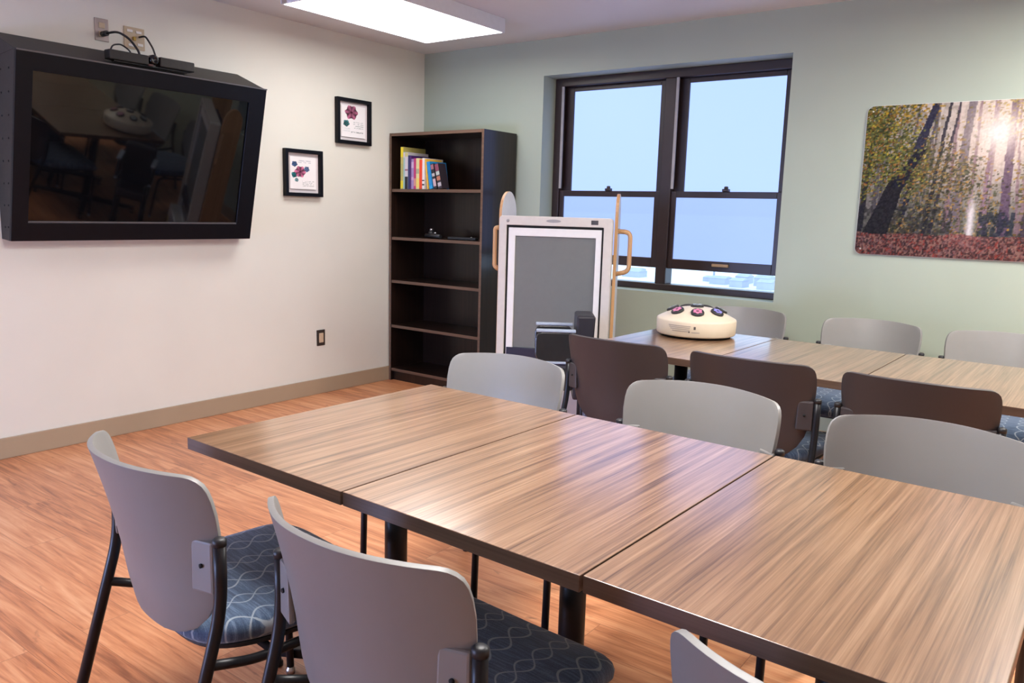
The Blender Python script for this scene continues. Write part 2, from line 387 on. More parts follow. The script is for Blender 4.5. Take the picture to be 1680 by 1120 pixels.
# ------------------------------------------------------------------ tables
TH = 0.737; TW = 0.5811; TD = 0.8731; RT = -0.0202
def make_table(label, loc, rz):
    t = thing('table', label, 'table', loc, rz, None)
    bm = BM(); box(bm, 0.002, TW-0.002, 0, TD, TH-0.030, TH)
    for f in bm.faces:
        f.material_index = 0 if f.normal.z > 0.5 else 1
    bm.normal_update()
    for f in bm.faces: f.material_index = 0 if f.normal.z > 0.5 else 1
    new_obj('tabletop', bm, [M_table, M_tedge], t, bevel=0.0015)
    cx, cy = TW/2, TD/2
    bm = BM(); lathe(bm, [(0.031, 0.05), (0.031, TH-0.034)], 24, (cx, cy, 0)); new_obj('column', bm, M_black, t)
    bm = BM(); box(bm, cx-0.17, cx+0.17, cy-0.25, cy+0.25, TH-0.036, TH-0.030); box(bm, cx-0.05, cx+0.05, cy-0.05, cy+0.05, TH-0.06, TH-0.036); new_obj('top_plate', bm, M_black, t)
    bm = BM()
    lathe(bm, [(0.06, 0.03), (0.06, 0.058), (0.034, 0.075)], 24, (cx, cy, 0))
    for (ax, ay) in ((-.315, -.185), (.315, .185), (-.20, .34), (.20, -.34)):
        a = math.atan2(ay, ax); ln = math.hypot(ax, ay)
        m = Matrix.Translation((cx, cy, 0)) @ Matrix.Rotation(a, 4, 'Z')
        hexa(bm, [m @ Vector(q) for q in ((0.03, -0.02, 0.034), (ln, -0.017, 0.036), (ln, 0.017, 0.036), (0.03, 0.02, 0.034))],
                 [m @ Vector(q) for q in ((0.03, -0.02, 0.075), (ln, -0.017, 0.060), (ln, 0.017, 0.060), (0.03, 0.02, 0.075))])
    new_obj('pedestal_foot', bm, M_black, t, bevel=0.004)
    for (ax, ay) in ((-.315, -.185), (.315, .185), (-.20, .34), (.20, -.34)):
        k = 0.955; bm = BM(); lathe(bm, [(0.015, 0.0), (0.015, 0.012), (0.010, 0.014), (0.010, 0.037)], 14, (cx+ax*k, cy+ay*k, 0)); new_obj('levelling_foot', bm, M_blackpl, t)
    return t
def table_pos(x0, y0, k):
    return (x0 + math.cos(RT)*TW*k, y0 + math.sin(RT)*TW*k, 0)
NX, NY = 2.6085, -3.6453; FX, FYY = 2.540, -1.695
T0 = make_table('walnut table at the left end of the near row, by the open floor', table_pos(NX, NY, 0), RT)
T0['group'] = 'near row of tables'
copy_thing(T0, table_pos(NX, NY+0.002, 1), RT, 'walnut table in the middle of the near row, reflecting the window', 'near row of tables')
copy_thing(T0, table_pos(NX, NY+0.006, 2), RT, 'walnut table at the right end of the near row, in the lower right corner', 'near row of tables')
copy_thing(T0, table_pos(FX, FYY, 0), RT, 'walnut table in the far row with the round button box on it', 'far row of tables')
copy_thing(T0, table_pos(FX, FYY, 1), RT, 'walnut table in the middle of the far row, right of the button box', 'far row of tables')
copy_thing(T0, table_pos(FX, FYY, 2), RT, 'walnut table at the right end of the far row, below the forest picture', 'far row of tables')

# ------------------------------------------------------------------ chairs (facing +y, origin on the floor under the seat)
def shell_y(x, z):
    zz = (z-0.43)/(0.805-0.43)
    y0 = -0.262 - 0.035*zz - 0.062*max(0, zz-0.25)**1.5 + 0.05*max(0, 0.22-zz)
    c = 0.082 + 0.012*zz
    return y0 + c*min(1.1, abs(x)/0.24)**2.2
PROF = [(0.432, 0.055), (0.436, 0.092), (0.445, 0.125), (0.462, 0.158), (0.49, 0.186), (0.53, 0.208), (0.58, 0.222), (0.63, 0.231), (0.68, 0.237),
        (0.72, 0.240), (0.752, 0.240), (0.772, 0.238), (0.785, 0.234), (0.794, 0.227), (0.800, 0.218), (0.803, 0.206)]
def make_chair(label, loc, rz, group):
    t = thing('side_chair', label, 'chair', loc, rz, group)
    # backrest shell
    bm = BM(); n = 20; rows = []
    for (z, hw) in PROF:
        row = []
        for i in range(n+1):
            s = -1 + 2*i/n; x = s*hw
            lift = 0.007*(1-s*s)*min(1, max(0, (z-0.70)/0.09))
            zz = z + lift
            row.append(bm.verts.new((x, shell_y(x, zz), zz)))
        rows.append(row)
    for A, B in zip(rows, rows[1:]):
        for i in range(n): bm.faces.new((A[i], B[i], B[i+1], A[i+1])).smooth = True
    bmesh.ops.recalc_face_normals(bm, faces=bm.faces)
    o = new_obj('backrest', bm, M_shell, t, smooth=True)
    sm = o.modifiers.new('thick', 'SOLIDIFY'); sm.thickness = 0.011; sm.offset = 0.0
    b = o.modifiers.new('round', 'BEVEL'); b.width = 0.004; b.segments = 3; b.limit_method = 'ANGLE'; b.angle_limit = math.radians(50)
    back = o
    for sx in (-1, 1):
        bm = BM(); yb = shell_y(0.215, 0.61)
        hexa(bm, [(sx*q[0], q[1], q[2]) for q in ((0.185, yb-0.034, 0.56), (0.239, yb-0.016, 0.56), (0.239, yb+0.014, 0.56), (0.185, yb-0.018, 0.56))][::sx],
                 [(sx*q[0], q[1], q[2]) for q in ((0.188, yb-0.034, 0.668), (0.239, yb-0.016, 0.668), (0.239, yb+0.014, 0.668), (0.188, yb-0.018, 0.668))][::sx])
        br = new_obj('bracket', bm, M_shell, t, bevel=0.005)
        bm = BM(); lathe(bm, [(0.0045, 0), (0.0045, 0.004), (0.0, 0.004)], 12)
        bmesh.ops.transform(bm, matrix=Matrix.Translation((sx*0.213, yb-0.0245, 0.617)) @ Matrix.Rotation(math.radians(90), 4, 'X'), verts=bm.verts)
        new_obj('screw_hole', bm, M_hole, br)
    # seat cushion
    bm = BM(); loop = []; N = 56
    def outline(k):
        a = 2*math.pi*k/N; c, s = math.cos(a), math.sin(a); e = 2/(6.5 if s > 0 else 4.0)
        x = math.copysign(abs(c)**e, c); y = math.copysign(abs(s)**e, s)
        yy = 0.005 + 0.245*y; hw = 0.236 - 0.030*max(0, -y)**1.3
        return x*hw, yy
    rings = []
    for (sc, z) in ((0.90, 0.412), (0.965, 0.414), (0.995, 0.424), (1.0, 0.438), (0.985, 0.450), (0.95, 0.458), (0.86, 0.463), (0.6, 0.466), (0.3, 0.466)):
        ring = []
        for k in range(N):
            x, y = outline(k); x *= sc; y = 0.005+(y-0.005)*sc
            dz = -0.028*max(0, (y-0.13)/0.12)**2 + 0.006*(x/0.23)**2
            ring.append(bm.verts.new((x, y, z+dz)))
        rings.append(ring)
    cv = bm.verts.new((0, 0.005, 0.466))
    for A, B in zip(rings, rings[1:]):
        for k in range(N): bm.faces.new((A[k], A[(k+1) % N], B[(k+1) % N], B[k])).smooth = True
    for k in range(N): bm.faces.new((rings[-1][k], rings[-1][(k+1) % N], cv)).smooth = True
    bm.faces.new(rings[0][::-1])
    new_obj('seat', bm, M_fabric, t)
    bm = BM(); lo, hi = [], []
    for k in range(N):
        x, y = outline(k); lo.append((x*0.93, 0.005+(y-0.005)*0.93)); 
    prism(bm, lo, lambda u, v, d: (u, v, d), 0.400, 0.4115)
    for f in bm.faces:
        pass
    for v in bm.verts: v.co.z += -0.028*max(0, (v.co.y-0.13)/0.12)**2
    new_obj('seat_pan', bm, M_blackpl, t, bevel=0.003)
    for sx in (-1, 1):
        bm = BM(); tube(bm, arc_path([(sx*0.250, -0.222, 0.672), (sx*0.250, -0.222, 0.535), (sx*0.254, -0.372, 0.008)], 0.06), 0.0125, 14)
        lg = new_obj('leg', bm, M_black, t)
        bm = BM(); lathe(bm, [(0.0135, 0.664), (0.0135, 0.676), (0.009, 0.680), (0, 0.680)], 16, (sx*0.250, -0.222, 0)); new_obj('cap', bm, M_blackpl, lg)
        bm = BM(); lathe(bm, [(0.015, 0.0), (0.015, 0.014), (0.012, 0.016)], 16, (sx*0.254, -0.373, 0)); new_obj('glide', bm, M_blackpl, lg)
        bm = BM(); tube(bm, arc_path([(sx*0.250, -0.249, 0.425), (sx*0.228, -0.14, 0.385), (sx*0.228, 0.205, 0.385), (sx*0.228, 0.215, 0.02)], 0.05), 0.0105, 14)
        lg = new_obj('leg', bm, M_black, t)
        bm = BM(); lathe(bm, [(0.013, 0.0), (0.013, 0.012), (0.010, 0.016), (0.010, 0.034)], 16, (sx*0.228, 0.215, 0)); new_obj('glide', bm, M_chrome, lg)
    bm = BM()
    for y in (-0.10, 0.14): tube(bm, [(-0.228, y, 0.388), (0.228, y, 0.388)], 0.009, 10)
    new_obj('cross_bar', bm, M_black, t)
    return t
GN, GF = 'chairs around the near row of tables', 'chairs around the far row of tables'
ch = make_chair('light grey chair at the lower left, full back and blue patterned seat in view', (2.865, -3.625, 0), -0.11, GN)
for (x, y, rz, lb, g_) in (
    (3.478, -3.62, -0.05, 'light grey chair at the bottom, large back with seat under the middle near table', GN),
    (4.235, -3.57, 0.0, 'light grey chair at the bottom right, only its back corner in view', GN),
    (2.775, -2.79, math.pi+0.03, 'grey chair behind the left near table, in front of the bookcase', GN),
    (3.475, -2.76, math.pi+0.02, 'grey chair behind the middle near table, in front of two dark chair backs', GN),
    (4.085, -2.78, math.pi+0.0, 'grey chair behind the right near table, cut off by the right edge', GN),
    (2.80, -1.57, -0.06, 'chair with shade-painted taupe back toward us, nearest the touch screen', GF),
    (3.365, -1.58, 0.0, 'chair with shade-painted taupe back toward us, middle of three below the button box', GF),
    (3.935, -1.58, 0.0, 'chair with shade-painted taupe back toward us, rightmost of the three', GF),
    (2.79, -0.58, math.pi+0.05, 'grey chair against the green wall, partly behind the round button box', GF),
    (3.45, -0.58, math.pi-0.02, 'grey chair against the green wall, between two others, right of the button box', GF),
    (4.045, -0.60, math.pi, 'grey chair against the green wall below the forest picture', GF)):
    c_ = copy_thing(ch, (x, y, 0), rz, lb, g_)
    if 'taupe back' in lb:                        # shade on these three grey chairs is painted into the shell colour
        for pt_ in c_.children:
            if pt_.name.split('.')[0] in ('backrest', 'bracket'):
                pt_.material_slots[0].link = 'OBJECT'; pt_.material_slots[0].material = M_shellshade

# ------------------------------------------------------------------ television enclosure on the left wall
Y0, Y1 = -3.03, -1.676
tv = thing('television_cabinet', 'black wall-mounted screen enclosure with a sloping top and glossy front', 'television', (0, (Y0+Y1)/2, 1.1))
ox = Vector((0, (Y0+Y1)/2, 1.1))
def W2(p): return Vector(p)-ox
TB = Vector((0.100, 0, 1.103)); TT = Vector((0.300, 0, 1.985))
bm = BM()
hexa(bm, [W2((0.0, Y0, 1.110)), W2((TB.x-0.012, Y0, TB.z)), W2((TB.x-0.012, Y1, TB.z)), W2((0.0, Y1, 1.110))],
         [W2((0.0, Y0, 1.96)), W2((TT.x-0.012, Y0, TT.z)), W2((TT.x-0.012, Y1, TT.z)), W2((0.0, Y1, 1.96))])
hexa(bm, [W2((0.0, Y0, 1.96)), W2((TT.x-0.012, Y0, TT.z)), W2((TT.x-0.012, Y1, TT.z)), W2((0.0, Y1, 1.96))],
         [W2((0.0, Y0, 2.09)), W2((0.02, Y0, 2.09)), W2((0.02, Y1, 2.09)), W2((0.0, Y1, 2.09))])
new_obj('housing', bm, M_tvbox, tv, bevel=0.003)
up = (TT-TB); uh = up.length; up.normalize(); nrm = Vector((up.z, 0, -up.x))
def tvp(u, v, d): 
    p = TB + up*v + nrm*d; return W2((p.x, Y0+u, p.z))
WW = Y1-Y0
def rect(u0, u1, v0, v1): return [(u0, v0), (u1, v0), (u1, v1), (u0, v1)]
U0, U1, V0, V1 = 0.075, 1.245, 0.093, 0.815
bm = BM(); frame_ring(bm, rect(0, WW, 0, uh), rect(U0, U1, V0, V1), tvp, -0.012, 0.004); new_obj('front_door', bm, M_bezel, tv, bevel=0.003)
bm = BM(); prism(bm, rect(U0-0.003, U1+0.003, V0-0.003, V1+0.003), tvp, -0.011, -0.006); bmesh.ops.recalc_face_normals(bm, faces=bm.faces)
gl = new_obj('screen', bm, M_glass_dark, tv)
bm = BM(); prism(bm, rect(U0, U1, V0, V0+0.007), tvp, -0.006, 0.002); bmesh.ops.recalc_face_normals(bm, faces=bm.faces); new_obj('sill_strip', bm, plain('dull_trim', (0.10, 0.10, 0.11), 0.35), gl)
bm = BM(); prism(bm, rect(0, WW, uh-0.006, uh+0.001), tvp, 0.004, 0.007); bmesh.ops.recalc_face_normals(bm, faces=bm.faces); new_obj('edge_trim', bm, plain('grey_trim', (0.10, 0.10, 0.105), 0.4), tv)
for r_ in range(8):                       # vent holes down the left side panel
    for c_ in range(2):
        v = 0.06+r_*0.105; f = v/uh; xx = (0.10+0.2*f)*(0.45+0.32*c_)
        bm = BM(); lathe(bm, [(0.005, 0), (0.005, 0.002), (0, 0.002)], 10)
        bmesh.ops.transform(bm, matrix=Matrix.Translation(W2((xx, Y0, 1.11+v))) @ Matrix.Rotation(math.radians(90), 4, 'X'), verts=bm.verts)
        new_obj('vent_hole', bm, M_hole, tv)

# video conference bar on the cabinet's sloping top
vb = thing('conference_bar', 'black two-piece video bar with a middle camera on top of the screen enclosure', 'webcam', (0.27, -2.363, 2.0))
def vbox(name, y0, y1, z0, z1, x0, x1, mat, bev=0.006):
    bm = BM(); box(bm, x0, x1, y0, y1, z0, z1); return new_obj(name, bm, mat, vb, bevel=bev, seg=3)
lf = vbox('speaker', -0.233, -0.026, 0.010, 0.058, -0.035, 0.018, M_tvbox); vbox('speaker', 0.036, 0.234, 0.012, 0.062, -0.035, 0.018, M_tvbox)
vbox('mount_foot', -0.20, 0.20, 0.004, 0.012, -0.03, 0.0, M_blackpl, 0.001)
bm = BM(); lathe(bm, [(0.022, -0.03), (0.026, -0.02), (0.026, 0.012), (0.020, 0.022), (0.012, 0.022), (0.010, 0.016), (0, 0.016)], 24)
bmesh.ops.transform(bm, matrix=Matrix.Translation((0, 0.005, 0.042)) @ Matrix.Rotation(math.radians(90), 4, 'Y'), verts=bm.verts)
new_obj('camera_eye', bm, plain('glossy_black', (0.006, 0.006, 0.007), 0.12), vb)
bm = BM(); box(bm, -0.015, 0.021, -0.030, -0.004, 0.008, 0.016); new_obj('indicator', bm, plain('dark_red_label', (0.08, 0.025, 0.025), 0.4), vb)

# wall plates and leads above the television
def plate(name, label, y0, y1, z0, z1, mat):
    t = thing(name, label, 'wall outlet', (0, (y0+y1)/2, (z0+z1)/2)); hy, hz = (y1-y0)/2, (z1-z0)/2
    bm = BM(); box(bm, 0, 0.006, -hy, hy, -hz, hz); new_obj('cover_plate', bm, mat, t, bevel=0.002); return t
p1 = plate('power_outlet', 'steel-plated power outlet above the screen enclosure, black plug in it', -2.52, -2.447, 2.140, 2.254, M_steelpl)
for dz in (0.022, -0.022):
    bm = BM(); box(bm, 0.006, 0.009, -0.016, 0.016, dz-0.014, dz+0.014); s_ = new_obj('socket', bm, M_beigepl, p1, bevel=0.003)
p2 = plate('media_plate', 'wide beige socket plate with white jacks above the screen enclosure', -2.365, -2.250, 2.128, 2.242, M_beigepl)
for (dy, dz, m) in ((-0.026, 0.036, M_white), (0.024, 0.034, M_white), (-0.020, -0.038, M_white), (0.030, -0.030, M_white)):
    bm = BM(); box(bm, 0.006, 0.010, dy-0.016, dy+0.016, dz-0.007, dz+0.007); new_obj('jack', bm, m, p2, bevel=0.002)
bm = BM(); box(bm, 0.006, 0.018, -0.012, 0.004, -0.012, 0.008); new_obj('connector', bm, plain('yellow_jack', (0.5, 0.30, 0.02), 0.4), p2, bevel=0.002)
bm = BM(); tube(bm, arc_path([(0.010, -2.4835, 2.175), (0.055, -2.4835, 2.175)], 0.01), 0.014, 12)
tube(bm, arc_path([(0.05, -2.4835, 2.175), (0.10, -2.45, 2.185), (0.16, -2.42, 2.15), (0.21, -2.40, 2.085), (0.228, -2.40, 2.04)], 0.06), 0.006, 10)
tag(new_obj('cable', bm, M_blackpl), 'black power cord looping from the left outlet to the video bar', 'cable')
bm = BM(); tube(bm, arc_path([(0.012, -2.285, 2.195), (0.05, -2.27, 2.200), (0.07, -2.262, 2.17), (0.12, -2.27, 2.13), (0.20, -2.30, 2.07), (0.24, -2.345, 2.055)], 0.04), 0.005, 10)
tag(new_obj('cable', bm, M_blackpl), 'dark short cord hanging from the beige media plate', 'cable')
bm = BM(); tube(bm, arc_path([(0.225, -2.56, 2.055), (0.18, -2.52, 2.10), (0.15, -2.46, 2.115), (0.17, -2.43, 2.09), (0.222, -2.44, 2.05)], 0.05), 0.004, 10)
tag(new_obj('cable', bm, M_blackpl), 'thin black lead arching behind the left half of the video bar', 'cable')
p3 = plate('power_outlet', 'small dark power outlet low on the cream wall left of the bookcase', -1.078, -1.006, 0.344, 0.456, plain('dark_outlet_plate', (0.045, 0.032, 0.026), 0.4))
bm = BM(); box(bm, 0.006, 0.011, -0.019, 0.019, -0.034, 0.034); s_ = new_obj('socket', bm, plain('ivory_socket', (0.62, 0.47, 0.32), 0.4), p3, bevel=0.003)

# ------------------------------------------------------------------ framed flower prints
def vnoise(ny, nx, fy, fx, seed):
    r = np.random.RandomState(seed); g = r.rand(int(fy)+3, int(fx)+3)
    yy = np.linspace(0, fy, ny)[:, None]; xx = np.linspace(0, fx, nx)[None, :]
    iy, ix = yy.astype(int), xx.astype(int); ty, tx = yy-iy, xx-ix; ty = ty*ty*(3-2*ty); tx = tx*tx*(3-2*tx)
    return (g[iy, ix]*(1-ty)*(1-tx) + g[iy, ix+1]*(1-ty)*tx + g[iy+1, ix]*ty*(1-tx) + g[iy+1, ix+1]*ty*tx)
def flower_print(kind):
    nx, ny = 70, 84; u = np.linspace(0, 1, nx)[None, :]*np.ones((ny, 1)); v = np.linspace(0, 1, ny)[:, None]*np.ones((1, nx))
    img = np.ones((ny, nx, 3))*np.array([0.95, 0.94, 0.95])
    nz = vnoise(ny, nx, 18, 15, 3+kind); nf = vnoise(ny, nx, 42, 35, 8+kind)
    def blob(cx, cy, r, col, petals, seed, asp=0.83):
        dx = (u-cx)*asp; dy = v-cy; a = np.arctan2(dy, dx); d = np.hypot(dx, dy)
        m = d < r*1.12*(0.90+0.10*np.cos(petals*a+seed)+0.10*(nz-0.5))
        sh = np.clip(0.70+0.35*np.cos(petals*a+seed)*(d/r) + 0.35*(nz-0.5), 0.3, 1.25)[..., None]
        img[m] = (np.clip(np.array(col)*sh, 0, 1))[m]
        return d
    def text(u0, u1, v0, v1, rows, dk):
        m = (u > u0) & (u < u1) & (v > v0) & (v < v1)
        line = (np.sin((v-v0)/(v1-v0)*rows*2*np.pi-1.5) > -0.1)
        mm = m & line & (nf > 0.38); img[mm] = dk
    if kind == 0:
        text(0.30, 0.80, 0.80, 0.91, 2, (0.78, 0.79, 0.82)); text(0.45, 0.92, 0.08, 0.27, 4, (0.76, 0.77, 0.78))
        blob(0.17, 0.77, 0.085, (0.30, 0.42, 0.62), 5, 1); blob(0.64, 0.63, 0.085, (0.42, 0.53, 0.72), 5, 2); blob(0.16, 0.44, 0.09, (0.18, 0.52, 0.55), 4, 2); blob(0.24, 0.28, 0.06, (0.55, 0.72, 0.75), 3, 2)
        d = blob(0.38, 0.54, 0.165, (0.80, 0.45, 0.60), 6, 0.5); img[d < 0.035] = (0.32, 0.12, 0.25)
    else:
        text(0.50, 0.92, 0.28, 0.52, 4, (0.70, 0.72, 0.72)); text(0.40, 0.90, 0.13, 0.20, 1, (0.62, 0.63, 0.64)); text(0.05, 0.35, 0.16, 0.3, 2, (0.86, 0.87, 0.88))
        blob(0.20, 0.43, 0.10, (0.25, 0.48, 0.50), 5, 1)
        d = blob(0.42, 0.79, 0.21, (0.72, 0.42, 0.55), 6, 0.2); img[d < 0.04] = (0.28, 0.08, 0.17)
    return img
def picture(y0, y1, z0, z1, label, kind):
    t = thing('picture_frame', label, 'framed picture', (0, (y0+y1)/2, (z0+z1)/2)); hy, hz = (y1-y0)/2, (z1-z0)/2; D = 0.034; fw = 0.024
    to3 = lambda u, v, d: Vector((d, u, v))
    bm = BM(); frame_ring(bm, rect(-hy, hy, -hz, hz), rect(-hy+fw, hy-fw, -hz+fw, hz-fw), to3, 0.001, D); new_obj('frame', bm, M_bezel, t, bevel=0.002)
    bm = BM(); box(bm, 0.002, 0.008, -hy+fw-0.003, hy-fw+0.003, -hz+fw-0.003, hz-fw+0.003); new_obj('mat_board', bm, plain('pale_mount', (0.74, 0.68, 0.70), 0.6, vary=0.02), t)
    m = 0.024; bm = BM(); box(bm, 0.0085, 0.0155, -hy+fw+m, hy-fw-m, -hz+fw+m, hz-fw-m); pr = new_obj('print', bm, M_white, t)
    color_grid('artwork', 70, 84, lambda a, b: (0.016, -hy+fw+m+a*2*(hy-fw-m), -hz+fw+m+b*2*(hz-fw-m)), flower_print(kind), pr)
    return t
picture(-1.342, -1.032, 1.376, 1.682, 'black framed print of a pink flower with blue leaves, lower and nearer the screen', 0)
picture(-0.900, -0.583, 1.752, 2.062, 'black framed print of a pink flower at its top, higher and nearer the corner', 1)

# ------------------------------------------------------------------ forest print on the green wall
def forest(nx, ny):
    u = np.linspace(0, 1.19, nx)[None, :]*np.ones((ny, 1)); v = np.linspace(0, 0.79, ny)[:, None]*np.ones((1, nx))   # metres, v up
    n = lambda fy, fx, s: vnoise(ny, nx, fy, fx, s)
    img = np.zeros((ny, nx, 3)); C = lambda *c: np.array(c)/255.0
    def over(m, col):
        m = np.clip(m, 0, 1)[..., None]; img[:] = img*(1-m) + np.asarray(col)*m
    hz = 0.12
    base = 0.5+0.5*n(6, 8, 1)
    over(np.ones_like(u), C(150, 142, 140)); over(np.clip((v-0.45)/0.4, 0, 1), C(214, 206, 196))
    over((n(30, 60, 2) > 0.55)*0.5, C(98, 98, 88)); over(np.clip((0.42-v)/0.3, 0, 1)*0.75, C(66, 66, 62))
    sx, sy = 0.625, 0.64; d = np.hypot(u-sx, (v-sy))
    over(np.exp(-(d/0.24)**2)*0.9, C(244, 224, 208))
    def trunk(x0, y0, x1, y1, w0, w1, col, al=0.95):
        t = np.clip((v-y0)/(y1-y0), 0, 1); xc = x0+(x1-x0)*t + 0.006*(n(14, 3, int(x0*1000) % 97)-0.5); hw = (w0+(w1-w0)*t)/2
        m = (np.abs(u-xc) < hw) & (v >= y0) & (v <= y1)
        over(m*al, C(*col))
    rr = np.random.RandomState(5)
    for k in range(34):
        x = rr.rand()*1.19; w_ = 0.006+0.012*rr.rand(); lean = (x-sx)*-0.10+0.02*rr.randn(); c = (70, 66, 74) if abs(x-sx) > 0.2 else (128, 100, 112)
        trunk(x, hz+0.02*rr.rand(), x+lean, 0.79, w_*1.3, w_*0.6, c, 0.7)
    for (x0, x1, w0, w1, c) in ((0.01, 0.055, .035, .012, (34, 32, 44)), (0.20, 0.33, .03, .02, (30, 30, 48)), (0.33, 0.40, .022, .014, (34, 34, 46)), (0.36, 0.445, .02, .010, (44, 42, 56)), (0.455, 0.50, .045, .035, (110, 102, 112)),
                              (0.69, 0.68, .05, .025, (88, 70, 92)), (0.60, 0.60, .02, .012, (136, 110, 128)), (0.78, 0.80, .03, .02, (60, 52, 66)), (0.9, 0.93, .04, .03, (44, 40, 52)), (1.05, 1.08, .05, .03, (40, 38, 50)), (1.14, 1.15, .03, .02, (50, 44, 56))):
        trunk(x0, hz, x1, 0.79, w0, w1, c)
    # foliage
    H_, W_ = u.shape
    def leaves(x0, x1, y0, y1, seed, cols, n_):
        r_ = np.random.RandomState(seed); cl = 9 + seed % 5
        cxs = x0 + (x1-x0)*r_.rand(cl); cys = y0 + (y1-y0)*r_.rand(cl); sg = 0.05 + 0.05*r_.rand(cl)
        for k in range(n_):
            c = r_.randint(cl); px, py = cxs[c]+sg[c]*r_.randn(), cys[c]+sg[c]*0.8*r_.randn()
            i0, j0 = int(px/1.19*W_), int(py/0.79*H_)
            if not (0 <= i0 < W_ and 0 <= j0 < H_) or px > x1+0.05 or py < y0-0.03: continue
            wx, wy = r_.randint(1, 4), r_.randint(1, 3)
            col = np.array(cols[r_.randint(len(cols))])/255.0*(0.55+0.6*r_.rand())
            sl = img[j0:j0+wy, i0:i0+wx]; sl[:] = sl*0.2 + col*0.8
    G = [(72, 84, 40), (112, 118, 52), (52, 60, 34), (150, 150, 62), (184, 160, 52), (160, 104, 48), (96, 104, 66)]
    leaves(-0.08, 0.36, 0.30, 0.84, 21, G, 3400); leaves(-0.1, 0.30, 0.34, 0.70, 22, G, 2600)
    leaves(0.20, 0.62, 0.10, 0.52, 23, [(80, 84, 56), (112, 106, 70), (150, 128, 84), (170, 126, 60), (60, 66, 48)], 3000)
    leaves(0.70, 1.25, 0.08, 0.5, 24, [(90, 84, 46), (132, 110, 50), (170, 132, 50), (60, 60, 40)], 1800)
    leaves(0.55, 1.25, 0.62, 0.9, 25, [(190, 160, 60), (206, 180, 70), (150, 132, 60)], 900); leaves(0.16, 0.32, 0.72, 0.82, 26, [(206, 164, 48), (190, 150, 50)], 350)
    # the big leaning dark trunk and the shadowed undergrowth
    trunk(0.085, 0.09, 0.19, 0.42, .13, .075, (26, 24, 32)); trunk(0.18, 0.36, 0.285, 0.56, .07, .045, (24, 24, 40)); trunk(0.262, 0.56, 0.335, 0.78, .04, .034, (36, 38, 62))
    over(((n(40, 90, 31) > 0.45) & (v < 0.26) & (u < 0.46))*0.55, C(34, 34, 36)); over(((n(40, 90, 32) > 0.4) & (v < 0.24) & (u > 0.58) & (u < 0.74))*0.7, C(26, 34, 50))
    leaves(0.02, 0.28, 0.40, 0.62, 41, G, 700)
    # path and forest floor
    over(np.exp(-((u-0.545)/0.02)**2)*(v > hz)*np.clip((0.36-v)/0.12, 0, 1), C(226, 220, 224))
    fl = v < hz+0.02*(n(2, 12, 51)-0.5); over(fl*1.0, C(84, 50, 48))
    for i, c in enumerate(((122, 72, 66), (62, 40, 42), (140, 58, 50), (112, 80, 82), (50, 36, 38), (142, 104, 94))):
        over((fl & (n(83, 160, 60+i) > 0.66))*0.9, C(*c))
    over(fl*np.exp(-((u-0.545)/0.12)**2)*np.clip(v/hz, 0, 1)*0.35, C(178, 120, 124))
    over(np.exp(-(d/0.115)**2)*0.95, C(255, 240, 226)); over(np.exp(-(d/0.055)**2), C(255, 252, 248)); over(np.exp(-(d/0.3)**2)*0.22, C(240, 206, 190))
    grain = (n(120, 180, 77)-0.5)*0.12
    return np.clip((img+grain[..., None])*0.84, 0, 1)
PX0, PX1, PZ0, PZ1 = 3.258, 4.448, 1.137, 1.927
pt = thing('wall_print', 'borderless photo print of an autumn forest path on the green wall', 'picture', ((PX0+PX1)/2, 0, (PZ0+PZ1)/2))
bm = BM(); hw, hh = (PX1-PX0)/2, (PZ1-PZ0)/2
prism(bm, rrect(-hw, hw, -hh, hh, 0.035), lambda u, v, d: Vector((u, d, v)), -0.001, -0.012); bmesh.ops.recalc_face_normals(bm, faces=bm.faces)
new_obj('panel', bm, M_white, pt, bevel=0.002)
FN = 250; FM = 166; fimg = forest(FN, FM)
def corner(a, b):
    u, v = (a*2-1)*hw, (b*2-1)*hh; r = 0.035; cx, cy = max(-hw+r, min(hw-r, u)), max(-hh+r, min(hh-r, v)); dx, dy = u-cx, v-cy; d = math.hypot(dx, dy)
    if d > r-0.001: u, v = cx+dx/d*(r-0.001), cy+dy/d*(r-0.001)
    return (u*0.998, -0.0125, v*0.998)
color_grid('photograph', FN, FM, corner, fimg, pt, 0.6)
for (a, b) in ((-hw+0.03, -hh+0.03), (hw-0.03, -hh+0.03), (-hw+0.03, hh-0.03), (hw-0.03, hh-0.03)):
    bm = BM(); lathe(bm, [(0.005, 0), (0.005, 0.003), (0, 0.004)], 12)
    bmesh.ops.transform(bm, matrix=Matrix.Translation((a, -0.0125, b)) @ Matrix.Rotation(math.radians(90), 4, 'X'), verts=bm.verts); new_obj('screw', bm, M_chrome, pt)

# ------------------------------------------------------------------ bookcase and what stands in it
BX_0, BX_1, BY0, BY1, BH = 0.014, 0.912, -0.385, -0.014, 1.862
bc = thing('bookcase', 'tall dark walnut bookcase with five shelves in the room corner', 'bookcase', ((BX_0+BX_1)/2, (BY0+BY1)/2, 0))
bo = Vector(((BX_0+BX_1)/2, (BY0+BY1)/2, 0))
def bcb(name, x0, x1, y0, y1, z0, z1, front=True):
    bm = BM(); box(bm, x0-bo.x, x1-bo.x, y0-bo.y, y1-bo.y, z0, z1); bm.normal_update()
    if front:
        for f in bm.faces:
            if f.normal.y < -0.9: f.material_index = 1
    return new_obj(name, bm, [M_case, M_caseedge], bc, bevel=0.0012)
T_ = 0.020
bcb('side_panel', BX_0, BX_0+T_, BY0, BY1, 0, BH); bcb('side_panel', BX_1-T_, BX_1, BY0, BY1, 0, BH)
bcb('top_panel', BX_0+T_, BX_1-T_, BY0, BY1, BH-0.022, BH); bcb('back_panel', BX_0+T_, BX_1-T_, BY1-0.008, BY1, 0.05, BH-0.022, False)
